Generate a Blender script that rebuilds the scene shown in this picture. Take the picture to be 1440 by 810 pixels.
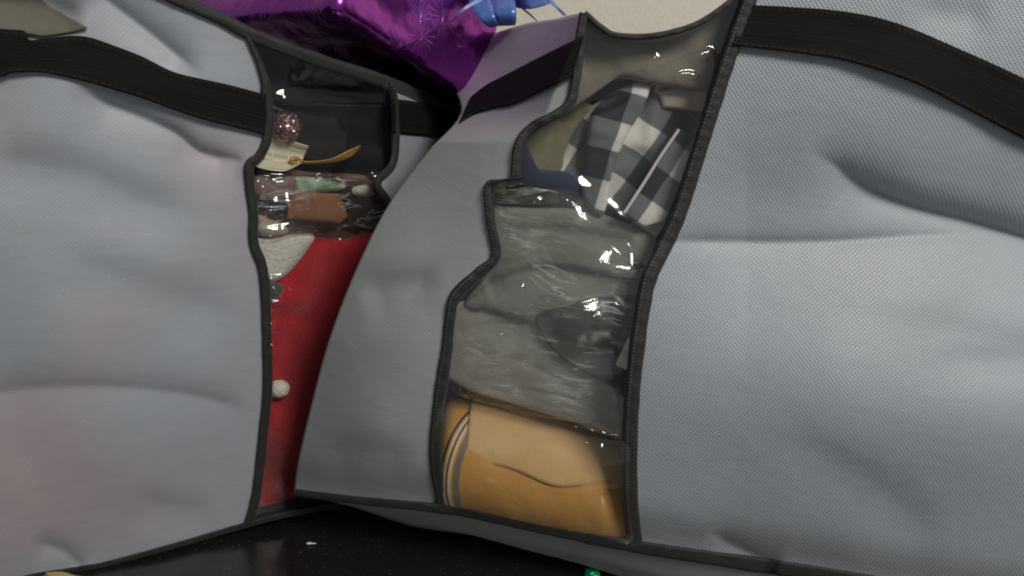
import bpy, bmesh, math
import numpy as np
from mathutils import Vector, Matrix, noise

for o in list(bpy.data.objects):
    bpy.data.objects.remove(o, do_unlink=True)
SC = bpy.context.scene
COL = SC.collection

# ------------------------------------------------------------------ camera
PITCH, ROLL, CAMH, FPX = math.radians(20), math.radians(8.5), 0.38, 1080.0
cF = np.array([0, math.cos(PITCH), -math.sin(PITCH)])
cU = np.array([0, math.sin(PITCH), math.cos(PITCH)])
cR = np.array([1.0, 0, 0])
cX = cR * math.cos(ROLL) + cU * math.sin(ROLL)
cY = -cR * math.sin(ROLL) + cU * math.cos(ROLL)
CAM = np.array([0, 0, CAMH])
cam = bpy.data.cameras.new('camera')
cam.sensor_width = 36.0
cam.lens = 27.0
cam.clip_start = 0.01
cam.clip_end = 50
camo = bpy.data.objects.new('camera', cam)
camo.matrix_world = Matrix(((cX[0], cY[0], -cF[0], CAM[0]), (cX[1], cY[1], -cF[1], CAM[1]),
                            (cX[2], cY[2], -cF[2], CAM[2]), (0, 0, 0, 1)))
COL.objects.link(camo)
SC.camera = camo

# ------------------------------------------------------------------ light
world = bpy.data.worlds.new('World')
SC.world = world
world.use_nodes = True
bgn = world.node_tree.nodes['Background']
bgn.inputs[0].default_value = (0.93, 0.97, 1.0, 1)
bgn.inputs[1].default_value = 0.20

def area(name, loc, target, w, h, power, col):
    l = bpy.data.lights.new(name, 'AREA')
    l.shape = 'RECTANGLE'
    l.size, l.size_y, l.energy, l.color = w, h, power, col
    o = bpy.data.objects.new(name, l)
    o.location = loc
    o.rotation_euler = (Vector(target) - Vector(loc)).to_track_quat('-Z', 'Y').to_euler()
    COL.objects.link(o)
    return o

area('ceiling_lamp', (0.70, -0.38, 1.38), (0.0, 0.45, 0.15), 0.60, 0.40, 16.6, (1.0, 0.965, 0.91))

SC.view_settings.view_transform = 'Standard'
SC.view_settings.look = 'None'
SC.view_settings.exposure = 0.0
SC.view_settings.gamma = 1.0
SC.cycles.use_denoising = True
SC.cycles.pixel_filter_type = 'BLACKMAN_HARRIS'
SC.cycles.filter_width = 1.9
SC.cycles.max_bounces = 14
SC.cycles.transparent_max_bounces = 16
SC.cycles.caustics_reflective = True
SC.cycles.sample_clamp_indirect = 4.0

# ------------------------------------------------------------------ geometry helpers
RNG = np.random.default_rng(7)

def rays(x, y):
    x = np.asarray(x, float); y = np.asarray(y, float)
    return cF + ((x - 720)[..., None] * cX - (y - 405)[..., None] * cY) / FPX

class Surf:
    """a leaning plane with relief: hf(x, y) is how far the cloth stands proud of it"""
    def __init__(s, O, n, eu, hf):
        s.O, s.n, s.eu = np.array(O, float), np.array(n, float), np.array(eu, float)
        s.n /= np.linalg.norm(s.n); s.eu /= np.linalg.norm(s.eu)
        s.ev = np.cross(s.n, s.eu)
        s.hf = hf
    def P(s, x, y, off=0.0, relief=True):
        d = rays(x, y)
        h = np.asarray(off, float) + (s.hf(np.asarray(x, float), np.asarray(y, float)) if relief else 0)
        t = (((s.O - CAM) @ s.n) + h) / (d @ s.n)
        return CAM + d * t[..., None]
    def uv(s, p):
        return np.stack([(p - s.O) @ s.eu, (p - s.O) @ s.ev], -1)

def catmull(pts, n, closed=False, linear=False):
    p = np.array(pts, float)
    if closed: p = np.vstack([p, p[:1]])
    if not linear:
        m = len(p); out = []
        for i in range(m - 1):
            if closed:
                p0, p3 = p[(i - 1) % (m - 1)], p[(i + 2) % (m - 1)]
            else:
                p0 = p[i - 1] if i else 2 * p[0] - p[1]
                p3 = p[i + 2] if i + 2 < m else 2 * p[-1] - p[-2]
            p1, p2 = p[i], p[i + 1]
            t = np.linspace(0, 1, 12, endpoint=False)[:, None]
            out.append(0.5 * ((2 * p1) + (-p0 + p2) * t + (2 * p0 - 5 * p1 + 4 * p2 - p3) * t ** 2
                              + (-p0 + 3 * p1 - 3 * p2 + p3) * t ** 3))
        p = np.vstack(out + [p[-1:]])
    l = np.r_[0, np.cumsum(np.linalg.norm(np.diff(p[:, :2], axis=0), axis=1))]
    q = np.linspace(0, l[-1], n + (1 if closed else 0))
    r = np.stack([np.interp(q, l, p[:, k]) for k in range(p.shape[1])], -1)
    return r[:-1] if closed else r

def coons(T, B, L, R):
    """T, B run left to right (ns points), L, R run top to bottom (nt points)"""
    ns, nt = len(T), len(L)
    s = np.linspace(0, 1, ns)[None, :, None]; t = np.linspace(0, 1, nt)[:, None, None]
    T, B, L, R = T[None], B[None], L[:, None], R[:, None]
    bil = (1 - s) * (1 - t) * T[:, :1] + s * (1 - t) * T[:, -1:] + (1 - s) * t * B[:, :1] + s * t * B[:, -1:]
    return (1 - t) * T + t * B + (1 - s) * L + s * R - bil

def waves(seed, n, lam0, lam1):
    r = np.random.default_rng(seed)
    a = r.uniform(0, 2 * np.pi, n); l = r.uniform(lam0, lam1, n); ph = r.uniform(0, 6.28, n)
    return np.cos(a) / l * 6.283, np.sin(a) / l * 6.283, ph

def smooth_noise(x, y, seed, lam0, lam1, n=7):
    kx, ky, ph = waves(seed, n, lam0, lam1)
    return sum(np.sin(kx[i] * x + ky[i] * y + ph[i]) for i in range(n)) / math.sqrt(n)

def crumple(x, y, seed, lam=60, n=7):
    """creased sheet: warped triangle waves, so flat facets meet in sharp ridges"""
    r = np.random.default_rng(seed); z = 0
    wx = 14 * smooth_noise(x, y, seed + 50, 120, 300, 4); wy = 14 * smooth_noise(x, y, seed + 51, 120, 300, 4)
    for i in range(n):
        a = r.uniform(0, 3.14); l = lam * r.uniform(.55, 1.9); ph = r.uniform(0, 1)
        u = ((x + wx) * math.cos(a) + (y + wy) * math.sin(a)) / l + ph
        m = 0.5 + 0.5 * smooth_noise(x, y, seed + 100 + i, 160, 420, 3)
        z = z + (np.abs((u % 1) - .5) * 2 - .5) * (l / lam) * np.clip(m, 0, 1.2)
    return z / math.sqrt(n)

def seg_dist(x, y, poly):
    """signed distance (positive on the lower side) and place along a polyline"""
    best = np.full(np.shape(x), 1e9); sg = np.zeros(np.shape(x)); al = np.zeros(np.shape(x))
    p = np.array(poly, float)
    L = np.r_[0, np.cumsum(np.linalg.norm(np.diff(p, axis=0), axis=1))]
    for i in range(len(p) - 1):
        a, b = p[i], p[i + 1]; d = b - a; ll = np.hypot(*d)
        t = np.clip(((x - a[0]) * d[0] + (y - a[1]) * d[1]) / ll ** 2, 0, 1)
        qx, qy = a[0] + t * d[0], a[1] + t * d[1]
        ds = np.hypot(x - qx, y - qy)
        cr = (d[0] * (y - a[1]) - d[1] * (x - a[0]))
        if d[0] < 0: cr = -cr
        m = ds < best
        best = np.where(m, ds, best); sg = np.where(m, np.sign(cr), sg); al = np.where(m, (L[i] + t * ll) / L[-1], al)
    return best * sg, al

def fold(x, y, poly, amp, wu, wd, t0=.25, t1=.25, cusp=False):
    d, a = seg_dist(x, y, catmull(poly, 24))
    w = np.where(d < 0, wu, wd)
    tp = np.clip(a / max(t0, 1e-3), 0, 1) * np.clip((1 - a) / max(t1, 1e-3), 0, 1)
    tp = tp * tp * (3 - 2 * tp)
    if cusp:
        q = np.sqrt((d / w) ** 2 + .004)
        return -amp * np.exp(-q * 1.3) * tp
    return -amp * np.exp(-(d / w) ** 2) * tp

# ------------------------------------------------------------------ object helpers
def link(name, me, mat, parent=None, smooth=True, solid=0.0, subs=0):
    o = bpy.data.objects.new(name, me)
    COL.objects.link(o)
    if mat: me.materials.append(mat)
    if smooth: me.polygons.foreach_set('use_smooth', [True] * len(me.polygons))
    if parent is not None:
        q = parent; off = Vector((0, 0, 0))
        while q is not None:
            off += q.location; q = q.parent
        o.parent = parent; o.location = -off
    else:
        n = len(me.vertices); c = np.empty(n * 3); me.vertices.foreach_get('co', c); c = c.reshape(-1, 3)
        g = np.array([c[:, 0].mean(), c[:, 1].mean(), c[:, 2].min()])
        me.vertices.foreach_set('co', (c - g).ravel()); o.location = g
    if solid:
        m = o.modifiers.new('thickness', 'SOLIDIFY'); m.thickness = solid; m.offset = -1
    if subs:
        m = o.modifiers.new('smooth', 'SUBSURF'); m.levels = m.render_levels = subs
    me.update()
    return o

def mesh(name, V, F, UV=None):
    me = bpy.data.meshes.new(name)
    me.from_pydata([tuple(map(float, v)) for v in V], [], [tuple(map(int, f)) for f in F])
    if UV is not None:
        ul = me.uv_layers.new(name='UVMap')
        idx = np.empty(len(me.loops), int); me.loops.foreach_get('vertex_index', idx)
        ul.data.foreach_set('uv', np.asarray(UV, float)[idx].ravel())
    me.update()
    return me

def grid(name, P, UV, mat, parent=None, flip=False, **k):
    a, b = P.shape[:2]
    i, j = np.meshgrid(np.arange(a - 1), np.arange(b - 1), indexing='ij')
    v = (i * b + j).ravel()
    F = np.stack([v, v + b, v + b + 1, v + 1], -1)
    if flip: F = F[:, ::-1]
    return link(name, mesh(name, P.reshape(-1, 3), F, UV.reshape(-1, 2)), mat, parent, **k)

def empty(name, loc, parent=None):
    o = bpy.data.objects.new(name, None)
    o.empty_display_size = 0.03
    COL.objects.link(o)
    o.location = loc
    if parent is not None: o.parent = parent
    return o

def tag(o, label, cat=None, group=None, kind=None):
    if label: o['label'] = label
    if cat: o['category'] = cat
    if group: o['group'] = group
    if kind: o['kind'] = kind
    return o

def binding(name, S, pts, w, mat, parent, lift=0.0015, dome=0.0016, linear=False, na=9):
    """folded tape sewn over an edge, domed across its width"""
    L = sum(math.hypot(pts[i + 1][0] - pts[i][0], pts[i + 1][1] - pts[i][1]) for i in range(len(pts) - 1))
    n = max(8, int(L / 4))
    arr = np.array([tuple(p[:2]) + ((p[2],) if len(p) > 2 else (w,)) for p in pts], float)
    c = catmull(arr, n, linear=linear)
    c[:, 2] *= 1 + .03 * smooth_noise(c[:, 0], c[:, 1], 17, 18, 60)
    t = np.gradient(c[:, :2], axis=0); t /= np.linalg.norm(t, axis=1)[:, None]
    nn = np.stack([-t[:, 1], t[:, 0]], -1)
    k = np.linspace(-1, 1, na)
    X = c[:, None, :2] + nn[:, None] * (k[None, :, None] * c[:, None, 2:3] * .5)
    off = lift + dome * (1 - k ** 4)[None] + np.zeros((n, 1)) - np.where(np.abs(k) > .99, .004, 0)[None]
    off = off + 0.00022 * smooth_noise(X[..., 0], X[..., 1], 5, 14, 40)
    cen = S.P(c[:, 0], c[:, 1])
    base = S.hf(c[:, 0], c[:, 1])[:, None]
    P = S.P(X[..., 0], X[..., 1], off + base, relief=False)
    ln = np.r_[0, np.cumsum(np.linalg.norm(np.diff(cen, axis=0), axis=1))]
    UV = np.stack(np.broadcast_arrays(k[None], ln[:, None]), -1)
    return grid(name, P, UV, mat, parent, flip=False)

def ribbon2(name, S, up, lo, mat, parent, lift=0.002, thick=0.0016, seed=3, wob=0.0008, na=14):
    n = 90
    a, b = catmull(up, n), catmull(lo, n)
    k = np.r_[0, np.linspace(0, 1, na), 1]
    X = a[:, None] * (1 - k)[None, :, None] + b[:, None] * k[None, :, None]
    edge = np.zeros(len(k)); edge[[0, -1]] = -lift - .003
    rim = np.where((k < .1) | (k > .9), .0005, 0)
    off = lift + thick + rim + edge + np.zeros((n, 1)) + wob * smooth_noise(X[..., 0], X[..., 1], seed, 110, 260)
    P = S.P(X[..., 0], X[..., 1], off)
    cen = P[:, len(k) // 2]
    ln = np.r_[0, np.cumsum(np.linalg.norm(np.diff(cen, axis=0), axis=1))]
    UV = np.stack(np.broadcast_arrays(k[None], ln[:, None]), -1)
    return grid(name, P, UV, mat, parent)

def pillow(name, S, outline, d, t, mat, parent=None, relief=None, back=0.02, power=2.4, nb=110, nr=30, center=None, uvrot=0.0, smoothed=True, solid=0.0):
    """a soft body with an outline, a swelling front and a flatter back; d = how far its rim lies behind the window"""
    b = catmull(outline, nb, closed=True, linear=not smoothed)
    c = np.array(center if center else b.mean(0), float)
    r = np.linspace(0, 1, nr) ** .8
    r = r[1:]
    X = c + (b - c)[None] * r[:, None, None]
    prof = (1 - r ** power) ** (1 / power)
    off = -d + t * prof[:, None] + np.zeros((1, nb))
    if relief is not None:
        off = off + relief(X[..., 0], X[..., 1]) * np.clip((1 - r) * 6, 0, 1)[:, None]
    c_off = -d + t + (relief(c[None, 0], c[None, 1])[0] if relief is not None else 0)
    P = S.P(X[..., 0], X[..., 1], off)
    Pc = S.P(c[None, 0], c[None, 1], np.array([c_off]))
    rb = np.array([.9, .6, .25])
    Xb = c + (b - c)[None] * rb[:, None, None]
    Pb = S.P(Xb[..., 0], Xb[..., 1], -d - back * ((1 - rb ** 2) ** .5)[:, None])
    Pbc = S.P(c[None, 0], c[None, 1], np.array([-d - back]))
    R = [P[i] for i in range(len(P))] + [Pb[i] for i in range(3)]
    V = np.vstack([Pc] + R + [Pbc])
    F = []
    for j in range(nb): F.append((0, 1 + j, 1 + (j + 1) % nb))
    for i in range(len(R) - 1):
        a0, a1 = 1 + i * nb, 1 + (i + 1) * nb
        for j in range(nb):
            k = (j + 1) % nb
            F.append((a0 + j, a1 + j, a1 + k, a0 + k))
    l = len(V) - 1; a0 = 1 + (len(R) - 1) * nb
    for j in range(nb): F.append((a0 + (j + 1) % nb, a0 + j, l))
    uv = S.uv(V)
    cs, sn = math.cos(uvrot), math.sin(uvrot)
    uv = np.stack([uv[:, 0] * cs - uv[:, 1] * sn, uv[:, 0] * sn + uv[:, 1] * cs], -1)
    me = mesh(name, V, F, uv)
    bm = bmesh.new(); bm.from_mesh(me); bmesh.ops.recalc_face_normals(bm, faces=bm.faces); bm.to_mesh(me); bm.free()
    return link(name, me, mat, parent)

# ------------------------------------------------------------------ materials
class NT:
    def __init__(s, name):
        s.m = bpy.data.materials.new(name); s.m.use_nodes = True
        s.t = s.m.node_tree; s.t.nodes.clear()
        s.out = s.t.nodes.new('ShaderNodeOutputMaterial')
    def n(s, typ, **k):
        nd = s.t.nodes.new('ShaderNode' + typ)
        for a, v in k.items(): setattr(nd, a, v)
        return nd
    def set(s, sock, v):
        if hasattr(v, 'is_linked'): s.t.links.new(v, sock)
        elif isinstance(v, (tuple, list)) and len(v) == 3 and sock.type == 'RGBA': sock.default_value = (*v, 1)
        else: sock.default_value = v
    def math(s, op, a, b=None, c=None, clamp=False):
        nd = s.n('Math', operation=op); nd.use_clamp = clamp
        for i, v in enumerate((a, b, c)):
            if v is not None: s.set(nd.inputs[i], v)
        return nd.outputs[0]
    def mix(s, f, a, b):
        nd = s.n('Mix', data_type='RGBA')
        s.set(nd.inputs[0], f); s.set(nd.inputs[6], a); s.set(nd.inputs[7], b)
        return nd.outputs[2]
    def ramp(s, v, lo, hi, a=0.0, b=1.0):
        nd = s.n('MapRange'); nd.clamp = True
        s.set(nd.inputs[0], v); nd.inputs[1].default_value = lo; nd.inputs[2].default_value = hi
        nd.inputs[3].default_value = a; nd.inputs[4].default_value = b
        return nd.outputs[0]
    def uv(s):
        nd = s.n('UVMap'); return nd.outputs[0]
    def obj(s):
        return s.n('TexCoord').outputs['Object']
    def sep(s, v):
        nd = s.n('SeparateXYZ'); s.set(nd.inputs[0], v); return nd.outputs
    def noise(s, v, scale, detail=3.0, rough=.5):
        nd = s.n('TexNoise'); s.set(nd.inputs['Vector'], v)
        nd.inputs['Scale'].default_value = scale; nd.inputs['Detail'].default_value = detail; nd.inputs['Roughness'].default_value = rough
        return nd.outputs[0]
    def bump(s, h, strength, dist, normal=None):
        nd = s.n('Bump'); s.set(nd.inputs['Height'], h); nd.inputs['Strength'].default_value = strength; nd.inputs['Distance'].default_value = dist
        if normal is not None: s.set(nd.inputs['Normal'], normal)
        return nd.outputs[0]
    def bsdf(s, **k):
        nd = s.n('BsdfPrincipled')
        for a, v in k.items(): s.set(nd.inputs[a.replace('_', ' ')], v)
        s.t.links.new(nd.outputs[0], s.out.inputs[0])
        return nd

def mat_fabric(name, base, dark, weave, blush=0.0, pitch=0.0030, rough=.5):
    t = NT(name); uv = t.uv(); x, y, _ = t.sep(uv)
    w = t.math('MULTIPLY', t.math('SINE', t.math('MULTIPLY', x, 6.2832 / pitch)), t.math('SINE', t.math('MULTIPLY', y, 6.2832 / pitch)))
    w = t.ramp(w, -.2, .9)
    big = t.noise(uv, 14, 3); grain = t.noise(uv, 900, 2)
    patch = t.ramp(t.noise(uv, 9, 2), .35, .7)
    f = t.math('MULTIPLY', w, t.math('MULTIPLY_ADD', patch, .75, .25))
    c = t.mix(t.math('MULTIPLY', f, weave), base, dark)
    c = t.mix(t.math('MULTIPLY', t.ramp(big, .3, .75), .16), c, tuple(v * .75 for v in base))
    c = t.mix(t.math('MULTIPLY', t.ramp(grain, .3, .7), .06), c, tuple(v * .5 for v in base))
    if blush:
        p = t.ramp(t.noise(uv, 7.0, 1.5), .47, .68)
        c = t.mix(t.math('MULTIPLY', p, blush), c, (.50, .33, .37))
        p2 = t.ramp(t.noise(t.n('Mapping').outputs[0] if False else uv, 5.1, 1.0), .55, .7)
        c = t.mix(t.math('MULTIPLY', p2, blush * .6), c, (.40, .44, .36))
    h = t.math('ADD', t.math('MULTIPLY', w, -1.0), t.math('MULTIPLY', grain, .25))
    b = t.bump(h, min(1, .05 + 1.2 * weave), .00035 * (.1 + weave))
    b2 = t.bump(t.noise(uv, 30, 2), .25, .003, b)
    mp = t.n('Mapping'); mp.inputs['Rotation'].default_value = (0, 0, .35); mp.inputs['Scale'].default_value = (22, 70, 1); t.set(mp.inputs['Vector'], uv)
    wk = t.n('TexNoise'); t.set(wk.inputs['Vector'], mp.outputs[0]); wk.inputs['Scale'].default_value = 1.0; wk.inputs['Detail'].default_value = 5; wk.inputs['Distortion'].default_value = 1.2
    b2 = t.bump(t.ramp(wk.outputs[0], .35, .75), .10, .0012, b2)
    lint = t.ramp(t.noise(uv, 420, 1), .735, .76)
    c = t.mix(t.math('MULTIPLY', lint, .28), c, (.66, .66, .65))
    sc_ = t.ramp(t.noise(uv, 95, 5, .75), .60, .78)
    c = t.mix(t.math('MULTIPLY', sc_, .12), c, tuple(v * .55 for v in base))
    t.bsdf(Base_Color=c, Roughness=rough, Normal=b2, Sheen_Weight=.15, Sheen_Roughness=.4)
    return t.m

def mat_tape(name, base=(.012, .012, .0115), stitch=True, rib=0.0008):
    t = NT(name); uv = t.uv(); x, y, _ = t.sep(uv)
    ribs = t.math('SINE', t.math('MULTIPLY', y, 6.2832 / rib))
    gr = t.noise(uv, 60, 2)
    c = t.mix(t.ramp(gr, .3, .7), base, tuple(v * 1.9 for v in base))
    if stitch:
        band = t.math('LESS_THAN', t.math('ABSOLUTE', t.math('SUBTRACT', x, .35)), .10)
        dot = t.math('GREATER_THAN', t.math('SINE', t.math('MULTIPLY', y, 6.2832 / .0022)), .35)
        pt = t.ramp(t.noise(t.uv(), 22, 1), .42, .6)
        c = t.mix(t.math('MULTIPLY', t.math('MULTIPLY', band, dot), t.math('MULTIPLY', pt, .9)), c, (.20, .20, .19))
    b = t.bump(t.math('ADD', ribs, t.math('MULTIPLY', gr, .6)), .3, .00015)
    t.bsdf(Base_Color=c, Roughness=.62, Normal=b, Sheen_Weight=.1)
    return t.m

def mat_strap(name):
    t = NT(name); uv = t.uv(); x, y, _ = t.sep(uv)
    w = t.math('MULTIPLY', t.math('SINE', t.math('MULTIPLY', x, 6.2832 * 26)), t.math('SINE', t.math('MULTIPLY', y, 6.2832 / .0014)))
    rows = t.math('SINE', t.math('MULTIPLY', x, 6.2832 * 11))
    wear = t.ramp(t.noise(uv, 9, 4, .65), .42, .75)
    c = t.mix(wear, (.013, .0145, .0125), (.018, .020, .0175))
    st = t.math('MULTIPLY', t.math('LESS_THAN', t.math('ABSOLUTE', t.math('SUBTRACT', t.math('ABSOLUTE', t.math('SUBTRACT', x, .5)), .42)), .012), t.math('GREATER_THAN', t.math('SINE', t.math('MULTIPLY', y, 6.2832 / .0034)), -.4))
    c = t.mix(t.math('MULTIPLY', st, .7), c, (.045, .048, .045))
    b = t.bump(t.math('ADD', w, t.math('MULTIPLY', rows, .4)), .5, .0003)
    t.bsdf(Base_Color=c, Roughness=.55, Normal=b, IOR=1.12)
    return t.m

def mat_vinyl(name, haze=.04, base_refl=.05, bump=.35, bscale=45, rough=.05, tint=(.93, .93, .91), crease_glint=0.0):
    t = NT(name); uv = t.uv()
    n1 = t.noise(uv, bscale, 4, .6)
    b = t.bump(n1, bump, .004)
    lw = t.n('LayerWeight'); lw.inputs[0].default_value = .5; t.set(lw.inputs['Normal'], b)
    f = t.math('MULTIPLY_ADD', t.math('POWER', lw.outputs['Facing'], 5.0), .6, base_refl, clamp=True)
    tr = t.n('BsdfTransparent'); tr.inputs[0].default_value = (*tint, 1)
    gl = t.n('BsdfGlossy'); gl.inputs['Roughness'].default_value = rough; t.set(gl.inputs['Normal'], b); gl.inputs[0].default_value = (1, 1, 1, 1)
    df = t.n('BsdfDiffuse'); df.inputs[0].default_value = (.75, .75, .73, 1); t.set(df.inputs['Normal'], b)
    hz = t.math('MULTIPLY', t.ramp(t.noise(uv, 26, 5, .7), .35, .8), haze * 2)
    if crease_glint:
        wv = t.n('TexNoise'); t.set(wv.inputs['Vector'], uv); wv.inputs['Scale'].default_value = 14
        mx = t.n('VectorMath', operation='MULTIPLY_ADD'); t.set(mx.inputs[0], wv.outputs['Color']); mx.inputs[1].default_value = (.03, .03, .03); t.set(mx.inputs[2], uv)
        for sc_, th in ((12, .05), (30, .07)):  # pale streaks: stress marks plus the plastic's glints painted in as diffuse white
            mp = t.n('Mapping'); mp.inputs['Rotation'].default_value = (0, 0, 1.05 - sc_ * .02); mp.inputs['Scale'].default_value = (.8, 5.0, 1); t.set(mp.inputs['Vector'], mx.outputs[0])
            ve = t.math('ABSOLUTE', t.math('SUBTRACT', t.noise(mp.outputs[0], sc_, 3, .55), .5))
            ln1 = t.math('MULTIPLY', t.ramp(ve, 0, th * .45, 1, 0), t.math('MULTIPLY', t.ramp(t.noise(uv, 34, 3), .46, .66), crease_glint))
            hz = t.math('ADD', hz, ln1, clamp=True)
    m0 = t.n('MixShader'); t.set(m0.inputs[0], hz); t.set(m0.inputs[1], tr.outputs[0]); t.set(m0.inputs[2], df.outputs[0])
    m = t.n('MixShader'); t.set(m.inputs[0], f); t.set(m.inputs[1], m0.outputs[0]); t.set(m.inputs[2], gl.outputs[0])
    t.t.links.new(m.outputs[0], t.out.inputs[0])
    return t.m

def mat_cloth(name, c0, c1, scale=40, fine=1200, rough=.85, sheen=.2, bumpd=.0006, spec=.3):
    t = NT(name); uv = t.uv()
    a = t.ramp(t.noise(uv, scale, 4, .6), .3, .7); fn = t.noise(uv, fine, 2)
    c = t.mix(a, c0, c1)
    c = t.mix(t.math('MULTIPLY', t.ramp(fn, .35, .65), .18), c, tuple(v * .55 for v in c0))
    b = t.bump(fn, .5, bumpd, t.bump(t.noise(uv, 55, 3), .4, .003))
    n = t.bsdf(Base_Color=c, Roughness=rough, Normal=b, Sheen_Weight=sheen)
    n.inputs['Specular IOR Level'].default_value = spec
    return t.m

def mat_plaid(name, L=.035, twill=.0011):
    t = NT(name); uv = t.uv()
    wob = t.n('VectorMath', operation='SCALE')
    nz = t.n('TexNoise'); t.set(nz.inputs['Vector'], uv); nz.inputs['Scale'].default_value = 25
    sub = t.n('VectorMath', operation='SUBTRACT'); t.set(sub.inputs[0], nz.outputs['Color']); sub.inputs[1].default_value = (.5, .5, .5)
    t.set(wob.inputs[0], sub.outputs[0]); wob.inputs['Scale'].default_value = .006
    ad = t.n('VectorMath', operation='ADD'); t.set(ad.inputs[0], uv); t.set(ad.inputs[1], wob.outputs[0])
    x, y, _ = t.sep(ad.outputs[0])
    def band(v):
        f = t.math('FRACT', t.math('MULTIPLY', v, 1 / L))
        tri = t.math('ABSOLUTE', t.math('SUBTRACT', f, .5))
        return t.ramp(tri, .235, .265)
    a, b = band(x), band(y)
    s = t.math('MULTIPLY', t.math('ADD', a, b), .5)
    tw = t.math('SINE', t.math('MULTIPLY', t.math('ADD', x, y), 6.2832 / twill))
    mid = t.mix(t.ramp(tw, -.5, .5), (.15, .16, .17), (.19, .20, .21))
    cr = t.n('ValToRGB'); e = cr.color_ramp.elements
    c = t.mix(t.ramp(s, .0, .5), (.82, .80, .74), mid)
    c = t.mix(t.ramp(s, .5, 1.0), c, (.016, .018, .024))
    b_ = t.bump(t.math('ADD', t.math('MULTIPLY', tw, .4), t.noise(uv, 900, 2)), .5, .0005)
    t.bsdf(Base_Color=c, Roughness=.85, Normal=b_, Sheen_Weight=.15)
    return t.m

def mat_plain(name, c, rough=.5, metal=0.0, bs=None, bd=.001, **k):
    t = NT(name); uv = t.obj()
    cc = t.mix(t.ramp(t.noise(uv, 40, 4), .3, .7), tuple(v * .85 for v in c), c)
    kk = dict(Base_Color=cc, Roughness=rough, Metallic=metal, **k)
    if bs: kk['Normal'] = t.bump(t.noise(uv, bs, 4, .6), .5, bd)
    t.bsdf(**kk)
    return t.m

def mat_foil(name):
    t = NT(name); uv = t.uv()
    S = 1 / .034
    vo = t.n('TexVoronoi', voronoi_dimensions='2D', feature='F1'); t.set(vo.inputs['Vector'], uv); vo.inputs['Scale'].default_value = S
    vo.inputs['Randomness'].default_value = 1.0
    sc = t.n('VectorMath', operation='SUBTRACT'); t.set(sc.inputs[0], uv)
    # Position comes out in the texture's input space
    t.set(sc.inputs[1], vo.outputs['Position'])
    x, y, _ = t.sep(sc.outputs[0])
    ang = t.math('ARCTAN2', y, x)
    dist = vo.outputs['Distance']
    st = t.math('POWER', t.math('ABSOLUTE', t.math('COSINE', t.math('MULTIPLY', ang, 8))), 9)
    st = t.math('MULTIPLY', st, t.ramp(dist, .06, .52, 1, 0))
    wr = t.noise(uv, 22, 3, .55)
    st = t.math('MULTIPLY', st, t.ramp(t.noise(uv, 16, 1), .40, .62))
    c = t.mix(st, (.40, .075, .46), (.38, .28, .95))
    c = t.mix(t.math('MULTIPLY', t.ramp(wr, .4, .7), .5), c, (.38, .05, .42))
    b = t.bump(wr, .45, .008, t.bump(st, .4, .0014))
    t.bsdf(Base_Color=c, Metallic=1.0, Roughness=.25, Normal=b)
    return t.m

M = {}
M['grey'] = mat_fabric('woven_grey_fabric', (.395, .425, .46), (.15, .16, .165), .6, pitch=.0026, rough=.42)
M['grey_painted_shade'] = mat_fabric('woven_grey_fabric_painted_shade', (.345, .358, .352), (.19, .20, .20), .34, pitch=.0026)  # darker copy of the grey fabric, left-facing shade mixed into its base
M['grey_left'] = mat_fabric('smooth_grey_fabric', (.385, .41, .445), (.27, .28, .29), .20, blush=.60, pitch=.0026)
M['tape'] = mat_tape('black_edging_tape')
M['tape_plain'] = mat_tape('black_edging_tape_plain', stitch=False)
M['strap'] = mat_strap('black_webbing')
M['vinyl'] = mat_vinyl('clear_vinyl', haze=.008, base_refl=.075, bump=.12, bscale=22, rough=.06)
M['vinyl_left'] = mat_vinyl('clear_vinyl_left', haze=.004, base_refl=.045, bump=.12, bscale=22, rough=.06)
M['poly'] = mat_vinyl('thin_poly_bag', haze=.04, base_refl=.10, bump=.2, bscale=60, rough=.07, crease_glint=.62)
M['plaid'] = mat_plaid('buffalo_check')
M['red'] = mat_cloth('red_fleece', (.42, .012, .022), (.55, .02, .035), fine=420, sheen=.5, bumpd=.0022)
M['black_cloth'] = mat_cloth('black_cloth', (.010, .011, .013), (.018, .018, .022), sheen=.1)
M['white_cloth'] = mat_cloth('white_plush', (.66, .63, .57), (.75, .72, .67), fine=380, bumpd=.0022)
M['taupe'] = mat_cloth('taupe_cloth', (.40, .39, .365), (.49, .478, .45))
M['olive_grey'] = mat_cloth('olive_grey_cloth', (.27, .263, .24), (.35, .34, .312), scale=18)
M['charcoal'] = mat_cloth('charcoal_cloth', (.075, .075, .073), (.098, .097, .094))
M['navy'] = mat_cloth('navy_cloth', (.015, .025, .06), (.025, .04, .09))
M['beige'] = mat_cloth('beige_cloth', (.50, .43, .33), (.58, .50, .39))
M['white_gloss'] = mat_plain('white_paper', (.78, .76, .70), .6)
M['foil'] = mat_foil('purple_holographic_foil')

# ------------------------------------------------------------------ setting
def mat_table():
    t = NT('glossy_black_top'); uv = t.obj()
    sm = t.ramp(t.noise(uv, 6, 5, .6), .35, .7)
    c = t.mix(sm, (.006, .006, .006), (.011, .011, .010))
    c = t.mix(t.math('MULTIPLY', t.ramp(t.noise(uv, 520, 1), .72, .77), .5), c, (.16, .155, .15))
    b = t.bump(t.noise(uv, 700, 2), .05, .0004)
    t.bsdf(Base_Color=c, Roughness=t.math('MULTIPLY_ADD', sm, .10, .20), Normal=b, Specular_IOR_Level=1.0)
    return t.m

def mat_wall():
    t = NT('cream_wall'); uv = t.obj()
    c = t.mix(t.ramp(t.noise(uv, 3, 5, .6), .3, .7), (.76, .70, .59), (.81, .755, .65))
    b = t.bump(t.noise(uv, 160, 4, .6), .3, .002)
    t.bsdf(Base_Color=c, Roughness=.75, Normal=b)
    return t.m

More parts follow.
